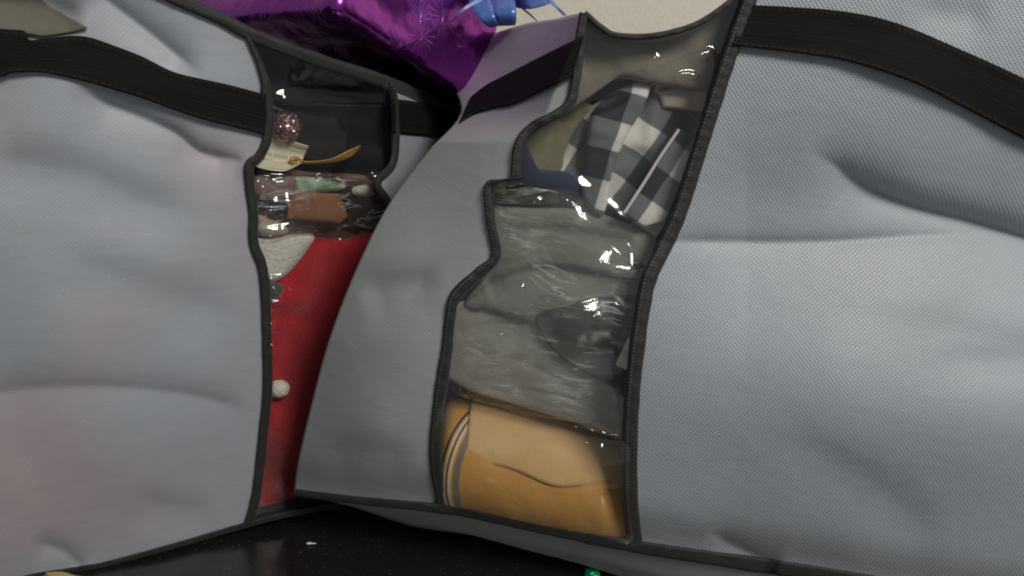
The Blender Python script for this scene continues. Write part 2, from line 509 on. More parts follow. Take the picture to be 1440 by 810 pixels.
def box_mesh(name, x0, x1, y0, y1, z0, z1):
    V = [(x, y, z) for x in (x0, x1) for y in (y0, y1) for z in (z0, z1)]
    F = [(0, 1, 3, 2), (4, 6, 7, 5), (0, 4, 5, 1), (2, 3, 7, 6), (0, 2, 6, 4), (1, 5, 7, 3)]
    return mesh(name, V, F)

tag(link('table_surface', box_mesh('table_surface', -1.0, 1.0, -.2, .80, -.03, 0.0), mat_table(), smooth=False), None, kind='structure')
tag(link('wall', box_mesh('wall', -1.6, 1.6, .80, .86, -.03, 1.6), mat_wall(), smooth=False), None, kind='structure')

# ------------------------------------------------------------------ right bag: lines read along its seams
R_T_L = [(604, 62), (650, 54), (690, 48), (740, 33), (790, 25), (822, 18)]
R_C0 = [(604, 62), (625, 105), (648, 158), (600, 215), (545, 290), (500, 380), (462, 480), (435, 580), (419, 650), (413, 692)]
R_C1 = [(822, 18), (815, 60), (809, 115), (797, 150), (748, 180), (729, 206), (724, 248), (684, 262), (691, 315), (697, 362),
        (660, 394), (635, 424), (628, 480), (622, 530), (612, 600), (611, 650), (621, 715)]
R_C2 = [(1068, -36), (1053, 2), (1030, 66), (987, 200), (955, 300), (930, 355), (910, 402), (895, 500), (887, 600), (887, 700), (894, 768)]
R_C3 = [(1640, 20), (1650, 300), (1650, 600), (1640, 890)]
R_B = [(413, 692), (500, 703), (621, 715), (700, 729), (800, 750), (894, 768), (1000, 784), (1160, 808), (1400, 850), (1640, 890)]
R_T_W = [(822, 18), (845, 38), (868, 50), (920, 50), (975, 36), (1020, 8), (1068, -36)]
R_T_R = [(1068, -36), (1250, -40), (1450, -20), (1640, 20)]
R_C1S = np.array([(830, -60), (822, 18), (760, 180), (690, 330), (640, 420), (622, 530), (612, 620), (618, 720), (620, 900)], float)
R_C0S = np.array([(600, -60), (612, 62), (640, 158), (600, 215), (545, 290), (500, 380), (462, 480), (435, 580), (419, 650), (413, 692), (405, 900)], float)

def hR(x, y):
    x1 = np.interp(y, R_C1S[:, 1], R_C1S[:, 0]); x0 = np.interp(y, R_C0S[:, 1], R_C0S[:, 0])
    q = np.clip((x1 - x) / (x1 - x0), 0, 1.3)
    h = -np.interp(y, [200, 360], [.045, .026]) * q ** 1.7 - .34 * q * np.clip((200 - y) / 200, 0, 1.3) ** 1.2
    # the belly of the right half and the bottom seam drawn in
    h = h + .016 * np.exp(-((x - 1180) / 330) ** 2 - ((y - 560) / 200) ** 2)
    h = h + .010 * np.exp(-((x - 520) / 90) ** 2 - ((y - 520) / 190) ** 2)
    yb = np.interp(x, [p[0] for p in R_B], [p[1] for p in R_B])
    h = h - .012 * np.exp(-np.clip((yb - y) / 38, 0, 9) ** 2)
    xr = np.clip((x - 900) / 90, 0, 1)
    h = h - .016 * np.exp(-((y - 332) / np.where(y < 332, 130, 150)) ** 2) * np.clip((x - 890) / 160, 0, 1) + .012 * np.exp(-((x - 1360) / 230) ** 2 - ((y - 600) / 130) ** 2)
    g = fold(x, y, [(1128, 205), (1165, 226), (1215, 262), (1290, 292), (1370, 312), (1500, 352), (1750, 430)], .017, 24, 66, .20, .05, True)
    g = g + fold(x, y, [(900, 338), (1000, 339), (1100, 340), (1180, 338), (1320, 330), (1440, 334)], .0055, 15, 34, .1, .5, True)
    g = g + fold(x, y, [(1110, 440), (1200, 452), (1330, 470), (1500, 500), (1750, 540)], .0026, 30, 70, .4, .05)
    g = g + fold(x, y, [(1060, 610), (1160, 650), (1250, 705), (1320, 780)], .0028, 34, 50, .4, .2)
    g = g + fold(x, y, [(990, 745), (1040, 770), (1100, 800)], .006, 16, 26, .3, .2, True)
    g = g + fold(x, y, [(1270, 500), (1340, 512), (1440, 512), (1600, 520)], .003, 26, 40, .4, .3)
    g = g + fold(x, y, [(1270, 0), (1330, 22), (1400, 20)], .0018, 24, 30, .4, .3)
    g = g + .0006 * smooth_noise(x, y, 11, 140, 360) + .0005 * crumple(x, y, 13, 160)
    h = h + g * xr
    l = np.clip((x1 - x) / 60, 0, 1)
    g = fold(x, y, [(500, 420), (560, 405), (630, 400)], .004, 24, 40, .3, .3)
    g = g + fold(x, y, [(440, 650), (500, 640), (600, 650)], .003, 26, 40, .3, .3)
    g = g + .0010 * smooth_noise(x, y, 21, 120, 260) + .0008 * crumple(x, y, 23, 130)
    h = h + g * l
    return h

a5 = math.radians(5)
SR = Surf((0, .421, .06), (0, -math.cos(a5), math.sin(a5)), (1, 0, 0), hR)

# ------------------------------------------------------------------ left bag
L_T_L = [(-170, -175), (-60, -130), (60, -84), (180, -32), (250, 0), (310, 26), (346, 46)]
L_C0 = [(-170, -175), (-185, 200), (-190, 550), (-180, 868)]
L_C1 = [(346, 46), (362, 82), (374, 132), (379, 165), (374, 200), (363, 221), (350, 232), (351, 262), (356, 300), (356, 340),
        (367, 370), (372, 400), (375, 470), (376, 545), (371, 600), (361, 690), (350, 737)]
L_C2 = [(545, 117), (554, 140), (556, 200), (551, 233), (531, 258), (547, 287), (560, 330), (560, 450), (552, 600), (545, 700)]
L_C3 = [(668, 166), (672, 260), (664, 450), (650, 700)]
L_T_W = [(346, 46), (400, 68), (450, 86), (500, 102), (545, 117)]
L_T_R = [(545, 117), (590, 136), (630, 152), (668, 166)]
L_B = [(-180, 868), (-40, 835), (40, 812), (100, 802), (150, 793), (250, 766), (350, 737)]
L_B_W = [(350, 737), (420, 720), (480, 710), (545, 700)]
L_B_R = [(545, 700), (600, 702), (650, 700)]

def hL(x, y):
    h = -.05 * np.clip((x - 540) / 100, 0, 1.6) * 1.7 - .018 * np.clip((x - 400) / 140, 0, 1)
    h = h + .012 * np.exp(-((x - 120) / 200) ** 2 - ((y - 480) / 240) ** 2)
    l = np.clip((356 - x) / 50, 0, 1)
    g = fold(x, y, [(95, 118), (135, 136), (200, 163), (250, 188), (284, 214), (350, 228)], .0085, 13, 46, .25, .06, True)
    g = g + fold(x, y, [(110, -30), (160, 8), (215, 50), (290, 112)], .009, 26, 40, .2, .25, True)
    g = g + fold(x, y, [(-40, 225), (100, 248), (200, 290), (300, 318)], .005, 34, 60, .2, .3)
    g = g + fold(x, y, [(60, 365), (160, 395), (270, 430), (360, 470)], .0035, 34, 60, .3, .3)
    g = g + fold(x, y, [(-60, 560), (60, 545), (180, 545), (290, 560), (370, 585)], .0048, 22, 70, .2, .1, True)
    g = g + fold(x, y, [(180, 700), (250, 720), (310, 715)], .003, 22, 40, .3, .3)
    g = g + fold(x, y, [(40, 760), (90, 775), (120, 805)], .005, 16, 36, .3, .2, True)
    g = g + fold(x, y, [(-30, 0), (60, 10), (120, 40)], .008, 24, 26, .1, .2)
    g = g + .0012 * smooth_noise(x, y, 31, 150, 360) + .0006 * crumple(x, y, 33, 150)
    return h + g * l

la = np.array([-0.16402, 0.45045, 0.006]); lb = np.array([-.27456, .3783, .006])
le = (la - lb) / np.linalg.norm(la - lb); ln = np.cross(le, [0, 0, 1.0])
SL = Surf(la, ln, le, hL)

def panel(name, S, T, B, L, R, mat, parent, step=5, off=0.0, relief=None, lin=(), solid=0.0008):
    ln_ = lambda p: sum(math.hypot(p[i + 1][0] - p[i][0], p[i + 1][1] - p[i][1]) for i in range(len(p) - 1))
    ns, nt = max(6, int(max(ln_(T), ln_(B)) / step)), max(6, int(max(ln_(L), ln_(R)) / step))
    g = coons(catmull(T, ns), catmull(B, ns), catmull(L, nt, linear='L' in lin), catmull(R, nt, linear='R' in lin))
    o = np.zeros(g.shape[:2]) + off
    if relief is not None: o = o + relief(g[..., 0], g[..., 1])
    P = S.P(g[..., 0], g[..., 1], o)
    return grid(name, P, S.uv(P), mat, parent, solid=solid)

def hull(S, parent, mats, base_mat, top_mat, top, side_l, side_r, bottom_px, B, depth, cx, shrink, zf):
    """the rest of the bag: top, two ends, underside and back, closing the volume behind the front"""
    def sweep(name, pts, mat, bulge=.0, rows=7):
        p = S.P(*catmull(pts, 60).T[:2], -.002)
        out = []
        for k in np.linspace(0, 1, rows):
            q = p.copy()
            q[:, 0] = q[:, 0] + (cx[0] + (q[:, 0] - cx[0]) * shrink - q[:, 0]) * k + depth[0] * k
            q[:, 1] = q[:, 1] + (cx[1] + (q[:, 1] - cx[1]) * shrink - q[:, 1]) * k * .0 + depth[1] * k
            q[:, 2] = np.maximum(q[:, 2] * (1 + (zf - 1) * k), .004)
            out.append(q)
        P = np.stack(out)
        l = np.linspace(0, .5, 60); UV = np.stack(np.broadcast_arrays(l[None], np.linspace(0, .25, rows)[:, None]), -1)
        grid(name, P, UV, mat, parent)
        return P[-1]
    a = sweep('top_panel', top, top_mat)
    b = sweep('end_panel', side_l, mats)
    c = sweep('end_panel', side_r, mats)
    # underside: from the seam down to the table and back
    f = catmull(B, 60); e = catmull(bottom_px, 60)
    p0 = S.P(f[:, 0], f[:, 1], -.001)
    p1 = S.P(e[:, 0], e[:, 1], -.022)
    p1[:, 2] = np.maximum(p1[:, 2], .006)
    p2 = p1.copy(); p2[:, 0] += depth[0] * .12; p2[:, 1] += .03; p2[:, 2] = .003
    k = p0.copy(); k[:, 0] = cx[0] + (k[:, 0] - cx[0]) * shrink + depth[0]; k[:, 1] += depth[1]; k[:, 2] = .004
    pm = .5 * (p0 + p1) + S.n * .001
    P = np.stack([p0, pm, p1, p2, k])
    UV = np.stack(np.broadcast_arrays(np.linspace(0, .6, 60)[None], np.array([0, .01, .02, .05, .3])[:, None]), -1)
    grid('bottom_panel', P, UV, base_mat, parent)
    # back
    t = a; s = np.linspace(0, 1, 12)[:, None, None]
    P = t[None] * (1 - s) + k[None] * s
    UV = np.stack(np.broadcast_arrays(np.linspace(0, .6, 60)[None], np.linspace(0, .35, 12)[:, None]), -1)
    grid('back_panel', P, UV, mats, parent)

def sub(poly, x0, x1):
    return [p for p in poly if x0 <= p[0] <= x1]

bagR = empty('storage_bag', (.15, .5, 0))
tag(bagR, 'large grey woven storage bag in front, its window showing checked shirt and tan roll', 'storage bag', 'grey storage bags with clear windows')
o = panel('front_panel', SR, R_T_L, sub(R_B, 400, 630), R_C0, R_C1, M['grey_painted_shade'], bagR, step=4, lin=())
o = panel('front_panel', SR, R_T_R, sub(R_B, 890, 1700), R_C2, R_C3, M['grey'], bagR, step=3.6)

def vinR(x, y):
    x1 = np.interp(y, R_C1S[:, 1], R_C1S[:, 0]); x2 = np.interp(y, [p[1] for p in R_C2], [p[0] for p in R_C2])
    e = np.clip(np.minimum(x - x1, x2 - x) / 40, 0, 1)
    lo = np.clip((y - 235) / 40, 0, 1) * np.clip((600 - y) / 60, 0, 1)
    z = (.0007 + .0012 * lo) * crumple(x, y, 3, 120) + .002 * smooth_noise(x, y, 8, 150, 300)
    z = z + fold(x, y, [(676, 262), (760, 246), (822, 268), (870, 310), (925, 385)], -.0016, 14, 22, .02, .02)
    z = z + fold(x, y, [(700, 365), (760, 335), (800, 300), (810, 280)], -.0025, 10, 10, .1, .2)
    for pl, w_ in (([(706, 262), (730, 258), (768, 264)], 4), ([(712, 285), (735, 283), (756, 278)], 4), ([(722, 298), (740, 300)], 3), ([(742, 372), (772, 364)], 4), ([(766, 378), (782, 386)], 4),
                   ([(715, 440), (728, 415), (736, 398)], 3), ([(835, 386), (845, 372)], 3), ([(900, 92), (925, 78)], 3), ([(945, 108), (968, 104), (985, 110)], 4), ([(700, 478), (706, 470)], 3), ([(800, 700), (850, 688), (880, 690)], 4)):
        z = z + fold(x, y, pl, -.00055 * w_, w_ * 1.1, w_ * 1.5, .15, .15)
    z = z + fold(x, y, [(775, 325), (830, 350), (890, 365), (925, 360)], -.0012, 8, 12, .1, .1)
    z = z + fold(x, y, [(740, 180), (800, 152), (880, 122), (960, 84), (1010, 70)], -.003, 5, 14, .05, .05)
    c_ = np.clip((y - (560 + (x - 620) * .22)) / 155, 0, 1)
    z = z + .017 * np.sqrt(np.clip(1 - (2 * c_ - 1) ** 2, 0, 1)) + .0012 * crumple(x, y, 77, 50) * np.clip((y - 590) / 20, 0, 1)
    return z * (.35 + .65 * e) + .002 * e

panel('window', SR, R_T_W, [(621, 715), (700, 729), (800, 750), (894, 768)], R_C1, R_C2, M['vinyl'], bagR, step=3.2, relief=vinR, solid=0)
binding('edge_binding', SR, R_C1[:7], 15, M['tape'], bagR)
binding('edge_binding', SR, [(736, 249, 3), (705, 254, 5), (686, 263, 12), (690, 315, 14), (697, 360, 15), (672, 385, 18), (640, 416, 18), (632, 450, 16), (628, 490, 17), (622, 530, 19), (613, 600, 17), (612, 650, 19), (621, 713, 15)], 16, M['tape'], bagR)
binding('edge_binding', SR, R_C2, 24, M['tape'], bagR, dome=.0022)
binding('edge_binding', SR, R_T_W, 9, M['tape_plain'], bagR)
binding('edge_binding', SR, R_T_R, 18, M['tape_plain'], bagR)
binding('bottom_binding', SR, [(p[0], p[1], 11 + max(0, p[0] - 413) * .018) for p in R_B], 16, M['tape_plain'], bagR, dome=.0022)
ribbon2('strap', SR, [(662, 136), (684, 119), (707, 107), (765, 77), (806, 57), (822, 49)], [(645, 173), (668, 160), (694, 152), (720, 147), (765, 126), (804, 108)], M['strap'], bagR)
ribbon2('strap', SR, [(1052, 7), (1100, 9), (1188, 16), (1263, 33), (1352, 70), (1440, 110), (1560, 170), (1640, 200)],
        [(1029, 64), (1080, 70), (1136, 77), (1197, 88), (1281, 115), (1352, 150), (1440, 196), (1560, 255), (1640, 290)], M['strap'], bagR, seed=9)
hull(SR, bagR, M['grey_painted_shade'], M['grey_painted_shade'], M['grey_painted_shade'], R_T_L[:-1] + R_T_W + R_T_R[1:], R_C0, R_C3,
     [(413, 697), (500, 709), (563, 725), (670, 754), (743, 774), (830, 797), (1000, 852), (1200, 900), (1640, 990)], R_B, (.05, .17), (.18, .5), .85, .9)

bagL = empty('storage_bag', (-.24, .45, 0))
tag(bagL, 'grey storage bag on the left under the purple gift box, red cloth in its window', 'storage bag', 'grey storage bags with clear windows')
panel('front_panel', SL, L_T_L, L_B, L_C0, L_C1, M['grey_left'], bagL, step=5)
panel('front_panel', SL, L_T_R, L_B_R, L_C2, L_C3, M['grey_left'], bagL, step=6)

def vinL(x, y):
    x1 = np.interp(y, [p[1] for p in L_C1], [p[0] for p in L_C1])
    e = np.clip((x - x1) / 30, 0, 1)
    a = np.clip((y - 150) / 60, 0, 1) * np.clip((430 - y) / 110, 0.0, 1)
    z = (.0008 + .0016 * a) * crumple(x, y, 12, 60)
    z = z + fold(x, y, [(360, 140), (440, 147), (500, 150), (560, 150)], -.005, 16, 9, .02, .02)
    z = z + fold(x, y, [(355, 240), (440, 243), (540, 240)], .005, 10, 10, .05, .1)
    for pl, wu, wd in (([(360, 262), (378, 266), (398, 280), (410, 297)], 6, 12), ([(402, 297), (418, 300), (444, 294)], 13, 6), ([(362, 340), (392, 331), (425, 327), (462, 326), (480, 318), (495, 311)], 4, 6),
                       ([(376, 292), (386, 304), (398, 320)], 5, 8), ([(384, 322), (402, 318)], 4, 6), ([(446, 248), (470, 246)], 3, 6), ([(476, 338), (492, 344)], 4, 6),
                       ([(376, 394), (398, 392), (412, 397)], 5, 5), ([(378, 406), (402, 412), (418, 408)], 6, 6), ([(378, 428), (402, 424)], 5, 6), ([(376, 460), (392, 458)], 4, 5), ([(377, 490), (388, 487)], 4, 5)):
        z = z + fold(x, y, pl, -.0006 * min(wu, 9), wu * 1.1, wd * 1.1, .12, .12) / (.3 + .7 * e)
    return z * (.3 + .7 * e)

panel('window', SL, L_T_W, L_B_W, L_C1, L_C2, M['vinyl_left'], bagL, step=3.2, relief=vinL, solid=0)
binding('edge_binding', SL, [(346, 46, 8), (362, 82, 9), (372, 112, 12)] + [(p[0], p[1], 15) for p in L_C1[2:]], 15, M['tape_plain'], bagL)
binding('edge_binding', SL, L_C2, 12, M['tape_plain'], bagL)
binding('top_binding', SL, L_T_L + L_T_W[1:] + L_T_R[1:], 20, M['tape_plain'], bagL)
binding('bottom_binding', SL, L_B + L_B_W[1:] + L_B_R[1:], 9, M['tape_plain'], bagL)
ribbon2('strap', SL, [(-170, 30), (-60, 36), (10, 41), (36, 44), (40, 56), (62, 54), (100, 50), (128, 53), (160, 64), (199, 79), (244, 101), (289, 112), (321, 119), (374, 133)],
        [(-170, 92), (-60, 104), (4, 108), (10, 104), (30, 102), (58, 102), (95, 109), (135, 119), (165, 128), (199, 138), (257, 159), (300, 172), (321, 177), (372, 190)], M['strap'], bagL, seed=14, wob=.0016)
ribbon2('strap', SL, [(550, 139), (580, 142), (604, 147), (630, 157), (660, 176)], [(552, 186), (580, 189), (604, 191), (630, 196), (660, 204)], M['strap'], bagL, seed=15)
hull(SL, bagL, M['grey_left'], M['black_cloth'], M['black_cloth'], L_T_L + L_T_W[1:] + L_T_R[1:], L_C0, L_C3,  # underside and unseen top blackened; the top darkens what the foil mirrors
     [(p[0], p[1] + 9) for p in L_B + L_B_W[1:] + L_B_R[1:]], L_B + L_B_W[1:] + L_B_R[1:], (-.13, .20), (-.2, .45), .8, .62)

# ------------------------------------------------------------------ things in the right bag
def cl(seed, amp, l0=40, l1=140):
    return lambda x, y: amp * smooth_noise(x, y, seed, l0, l1) + amp * .8 * crumple(x, y, seed + 1, l1 * .8)

o = pillow('folded_cloth', SR, [(790, 30), (860, 56), (930, 56), (1000, 24), (1060, -10), (1030, 70), (1005, 125), (930, 122), (870, 112), (825, 140), (770, 170), (765, 130)], .024, .012, mat_cloth('dark_taupe_reflection', (.20, .178, .14), (.27, .243, .195)), relief=lambda x, y: .0045 * crumple(x, y, 41, 80), power=4, center=(890, 90))  # added layer giving the wall's reflection in the vinyl as taupe colour
tag(o, 'taupe layer painting the wall reflection at the top of the front bag window', 'cloth')
o = pillow('folded_cloth', SR, [(925, 128), (990, 112), (1010, 130), (990, 158), (930, 152)], .030, .008, M['beige'], relief=lambda x, y: .002 * crumple(x, y, 43, 40), power=8, smoothed=False)
tag(o, 'small beige folded cloth above the checked shirt placket', 'cloth')

def shirt_rel(x, y):
    z = fold(x, y, [(800, 250), (850, 180), (905, 120)], .007, 12, 30, .2, .2)
    z = z + fold(x, y, [(850, 300), (885, 240), (900, 200)], .005, 14, 20, .2, .2)
    return z + .0035 * crumple(x, y, 47, 60)
shirt = empty('checked_shirt', SR.P(np.array(870.), np.array(300.), -.03))
tag(shirt, 'black, grey and white checked shirt folded behind the clear window', 'shirt')
pillow('shirt_body', SR, [(800, 190), (830, 150), (880, 118), (925, 108), (950, 140), (985, 170), (1000, 215), (970, 300), (935, 370), (880, 350), (800, 300), (770, 262)], .034, .014, M['plaid'], shirt, relief=shirt_rel, uvrot=.43)
pillow('sleeve', SR, [(830, 165), (850, 138), (885, 118), (915, 118), (905, 150), (880, 195), (862, 240), (850, 300), (836, 305), (818, 272), (822, 215)], .025, .010, M['plaid'], shirt, relief=lambda x, y: .002 * crumple(x, y, 49, 50), uvrot=.15, power=4)
plk = pillow('placket', SR, [(951, 180), (956, 180), (985, 200), (970, 250), (935, 312), (905, 320), (876, 301)], .014, .005, M['plaid'], shirt, uvrot=.43, power=6, smoothed=False)
# stitched white edge of the placket
pe = catmull([(955, 182), (930, 218), (905, 258), (878, 299)], 30)
K = np.linspace(-1, 1, 5)
X = pe[:, None] + np.array([.8, .55])[None, None] * (K * 2.3)[None, :, None]
P = SR.P(X[..., 0], X[..., 1], -.0082 + .0008 * (1 - K ** 2)[None])
grid('piping', P, SR.uv(P), M['white_gloss'], plk)

o = pillow('folded_cloth', SR, [(705, 190), (760, 165), (815, 142), (850, 170), (850, 260), (800, 285), (705, 280)], .034, .006, mat_cloth('dull_yellow_cloth', (.20, .185, .10), (.27, .25, .15)), relief=lambda x, y: .003 * crumple(x, y, 51, 70), power=8)
tag(o, 'dull olive yellow cloth left of the checked shirt in the front bag', 'cloth')
o = pillow('folded_cloth', SR, [(728, 212), (742, 208), (752, 235), (800, 243), (812, 268), (735, 270), (722, 245)], .024, .010, M['navy'], relief=cl(53, .0012))
tag(o, 'navy blue cloth showing at the left edge beside the checked shirt', 'cloth')

def gar1(x, y):
    return .0040 * crumple(x, y, 55, 170, 4) + fold(x, y, [(680, 405), (760, 380), (850, 392), (930, 400)], .005, 8, 22, .05, .05) + fold(x, y, [(690, 330), (780, 325), (900, 345)], .003, 10, 26, .1, .1)
o = pillow('folded_garment', SR, [(676, 300), (760, 292), (850, 300), (935, 350), (930, 470), (900, 500), (780, 470), (690, 440), (650, 430), (680, 380)], .034, .017, M['olive_grey'], relief=gar1, power=5, nb=200, nr=60)
tag(o, 'olive grey garment folded inside the crumpled clear bag', 'garment')
def dk(x, y): return .0022 * crumple(x, y, 57, 110) + fold(x, y, [(770, 470), (830, 500), (900, 545)], .002, 10, 24, .1, .1)
o = pillow('folded_garment', SR, [(752, 442), (775, 426), (830, 418), (915, 425), (918, 540), (900, 575), (860, 545), (795, 508), (760, 470)], .0215, .0050, M['charcoal'], relief=dk, power=7)  # dark layer added to paint a reflection in the vinyl
tag(o, 'charcoal patch painting a dark vinyl reflection over the pale taupe garment', 'garment')
def gar3(x, y):
    z = .0040 * crumple(x, y, 59, 160, 4)
    for pl in ([(640, 470), (690, 455), (740, 460)], [(640, 505), (700, 500), (760, 520), (850, 575)], [(650, 445), (690, 425), (760, 422)], [(720, 545), (800, 560), (880, 600)]):
        z = z + fold(x, y, pl, .0014, 7, 22, .1, .1, True)
    return z
o = pillow('folded_garment', SR, [(628, 440), (680, 415), (760, 418), (850, 420), (915, 425), (915, 560), (895, 622), (800, 592), (720, 568), (650, 545), (618, 510)], .030, .0075, M['taupe'], relief=gar3, power=6, nb=200, nr=60)
tag(o, 'pale taupe garment with creases at the bottom of the clear bag', 'garment')

def polyrel(x, y):
    z = .0050 * crumple(x, y, 61, 72) + .0015 * smooth_noise(x, y, 62, 60, 150)
    z = z + fold(x, y, [(640, 545), (700, 548), (760, 580), (880, 612)], -.003, 8, 10, .05, .05)
    return z
o = pillow('clear_plastic_bag', SR, [(690, 268), (760, 252), (830, 282), (918, 380), (925, 470), (905, 560), (885, 622), (820, 598), (745, 585), (700, 572), (640, 552), (626, 500), (640, 440), (694, 376)], .024, .016, M['poly'], relief=polyrel, nb=200, nr=60, back=.05)
tag(o, 'crumpled clear plastic bag of grey garments in the middle of the window', 'plastic bag')
o = pillow('paper_tag', SR, [(884, 474), (865, 513), (880, 520), (900, 526), (905, 480)], .010, .0015, M['white_gloss'], smoothed=False, power=8, back=.0005)
tag(o, 'white paper tag poking out beside the right window edge', 'tag')

# tan roll with striped end
def mat_tan():
    t = NT('tan_cloth_with_stripes'); uv = t.uv(); x, y, _ = t.sep(uv)
    base = t.mix(t.ramp(t.noise(uv, 30, 4), .3, .7), (.56, .275, .06), (.64, .34, .09))
    fn = t.noise(uv, 900, 2)
    c = base
    for p, w, col in ((.0120, .0010, (.05, .04, .03)), (.0150, .0008, (.72, .62, .44)), (.0168, .0006, (.10, .08, .06)), (.0187, .0008, (.72, .62, .44)), (.0232, .0022, (.20, .17, .13))):
        f = t.math('LESS_THAN', t.math('ABSOLUTE', t.math('SUBTRACT', x, p)), w)
        c = t.mix(f, c, col)
    c = t.mix(t.math('MULTIPLY', t.ramp(fn, .35, .65), .12), c, (.25, .13, .04))
    t.bsdf(Base_Color=c, Roughness=.6, Normal=t.bump(fn, .4, .0005, t.bump(t.noise(uv, 40, 3), .4, .004)), Sheen_Weight=.2)
    return t.m
A0 = catmull([(612, 560), (660, 562), (720, 575), (800, 596), (905, 625)], 70)
A1 = catmull([(606, 708), (660, 714), (720, 724), (800, 741), (905, 765)], 70)
kk = np.linspace(0, 2 * np.pi, 49)
mid = (A0 + A1) / 2; half = (A1 - A0) / 2
rad = .042
r_off = np.interp(mid[:, 0], [600, 640, 840, 905], [-.052, -.043, -.043, -.056])
ccen = SR.P(mid[:, 0], mid[:, 1], r_off, relief=False)
ends = np.minimum(np.linspace(0, 1, 70) / .09, 1); ends = np.sqrt(np.clip(1 - (1 - ends) ** 2, .03, 1))
dn = SR.P(A1[:, 0], A1[:, 1], r_off, relief=False) - ccen
rv = np.linalg.norm(dn, axis=1)
dn /= rv[:, None]
_xx, _yy = np.meshgrid(np.linspace(0, 300, 70), np.linspace(0, 340, 49), indexing='ij')
wv = 1 + .02 * np.sin(np.linspace(0, 9, 70))[:, None] * np.cos(3 * kk)[None] + .018 * crumple(_xx, _yy, 301, 90) * (np.abs(np.linspace(-1, 1, 49)) < .96)[None]
P = ccen[:, None] + (np.cos(kk)[None, :, None] * dn[:, None] * rv[:, None, None] + np.sin(kk)[None, :, None] * SR.n[None, None] * rad) * (ends[:, None] * wv)[..., None]
P[..., 2] = np.maximum(P[..., 2], .006)
ax = np.r_[0, np.cumsum(np.linalg.norm(np.diff(ccen, axis=0), axis=1))]
bow_ = .004 * np.cos(kk - 1.57)
UV = np.stack(np.broadcast_arrays(ax[:, None] + (-(.016 + .010 * np.clip(-np.cos(kk) * 3, 0, 1)) * (1 - np.abs(np.sin(kk))))[None], kk[None] * rad), -1)
roll = empty('cloth_roll', ccen[35])
grid('rolled_cloth', P, UV, mat_tan(), roll)
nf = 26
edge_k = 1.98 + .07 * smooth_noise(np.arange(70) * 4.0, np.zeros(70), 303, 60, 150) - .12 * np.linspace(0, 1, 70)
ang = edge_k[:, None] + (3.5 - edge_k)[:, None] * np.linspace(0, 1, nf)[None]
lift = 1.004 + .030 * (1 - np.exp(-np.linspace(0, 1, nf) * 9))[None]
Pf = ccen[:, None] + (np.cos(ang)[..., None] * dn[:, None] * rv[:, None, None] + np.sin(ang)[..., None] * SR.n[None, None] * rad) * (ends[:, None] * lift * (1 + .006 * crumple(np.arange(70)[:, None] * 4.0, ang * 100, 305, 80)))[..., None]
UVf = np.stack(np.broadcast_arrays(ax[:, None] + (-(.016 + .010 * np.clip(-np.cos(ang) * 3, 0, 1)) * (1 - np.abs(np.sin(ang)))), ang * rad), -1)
grid('reflection_sheet', Pf[12:], UVf[12:], mat_cloth('pale_peach_reflection', (.64, .40, .17), (.72, .47, .22), rough=.6), roll, solid=.0002)['label'] = 'paler peach sheet painting the vinyl reflection over the upper half'  # thin pale shell that paints the vinyl's reflection onto the roll
o = roll
tag(o, 'tan cloth roll with dark and cream stripes at the bottom of the window', 'cloth roll')
o = pillow('fabric_scrap', SR, [(850, 742), (862, 732), (890, 734), (895, 755), (870, 758)], .013, .003, mat_plain('yellow_green_cloth', (.42, .40, .06), .7), back=.002)
tag(o, 'small yellow green scrap at the lower right corner of the window', 'fabric scrap')

# ------------------------------------------------------------------ things in the left bag
o = pillow('folded_garment', SL, [(318, 42), (400, 62), (480, 90), (560, 115), (592, 160), (586, 245), (530, 268), (440, 258), (350, 254), (320, 200)], .040, .020, M['black_cloth'], relief=cl(71, .003))
tag(o, 'black garment at the top of the left bag window under the purple box', 'garment')
# glitter ball
def mat_glitter():
    t = NT('rose_glitter'); ob = t.obj()
    vo = t.n('TexVoronoi'); t.set(vo.inputs['Vector'], ob); vo.inputs['Scale'].default_value = 900
    c = t.mix(vo.outputs['Distance'], (.55, .36, .36), (.24, .13, .14))
    nm = t.n('VectorMath', operation='SUBTRACT'); t.set(nm.inputs[0], vo.outputs['Color']); nm.inputs[1].default_value = (.5, .5, .5)
    geo = t.n('NewGeometry'); ad = t.n('VectorMath', operation='ADD'); t.set(ad.inputs[0], geo.outputs['Normal']); t.set(ad.inputs[1], nm.outputs[0])
    no = t.n('VectorMath', operation='NORMALIZE'); t.set(no.inputs[0], ad.outputs[0])
    t.bsdf(Base_Color=c, Metallic=.8, Roughness=.28, Normal=no.outputs[0])
    return t.m
bm = bmesh.new(); bmesh.ops.create_icosphere(bm, subdivisions=5, radius=1)
gc = SL.P(np.array(401.), np.array(179.), -.013)
for v in bm.verts:
    n_ = 1 + .05 * noise.noise(v.co * 9) + .03 * noise.noise(v.co * 24)
    q = v.co * n_
    v.co = Vector(gc) + Vector(SL.eu) * q.x * .0098 + Vector(SL.ev) * q.y * .0100 + Vector(SL.n) * q.z * .009
me = bpy.data.meshes.new('glitter_ball'); bm.to_mesh(me); bm.free()
o = link('glitter_ball', me, mat_glitter())
tag(o, 'rose brown glitter ball above the cream tag in the left window', 'ornament')

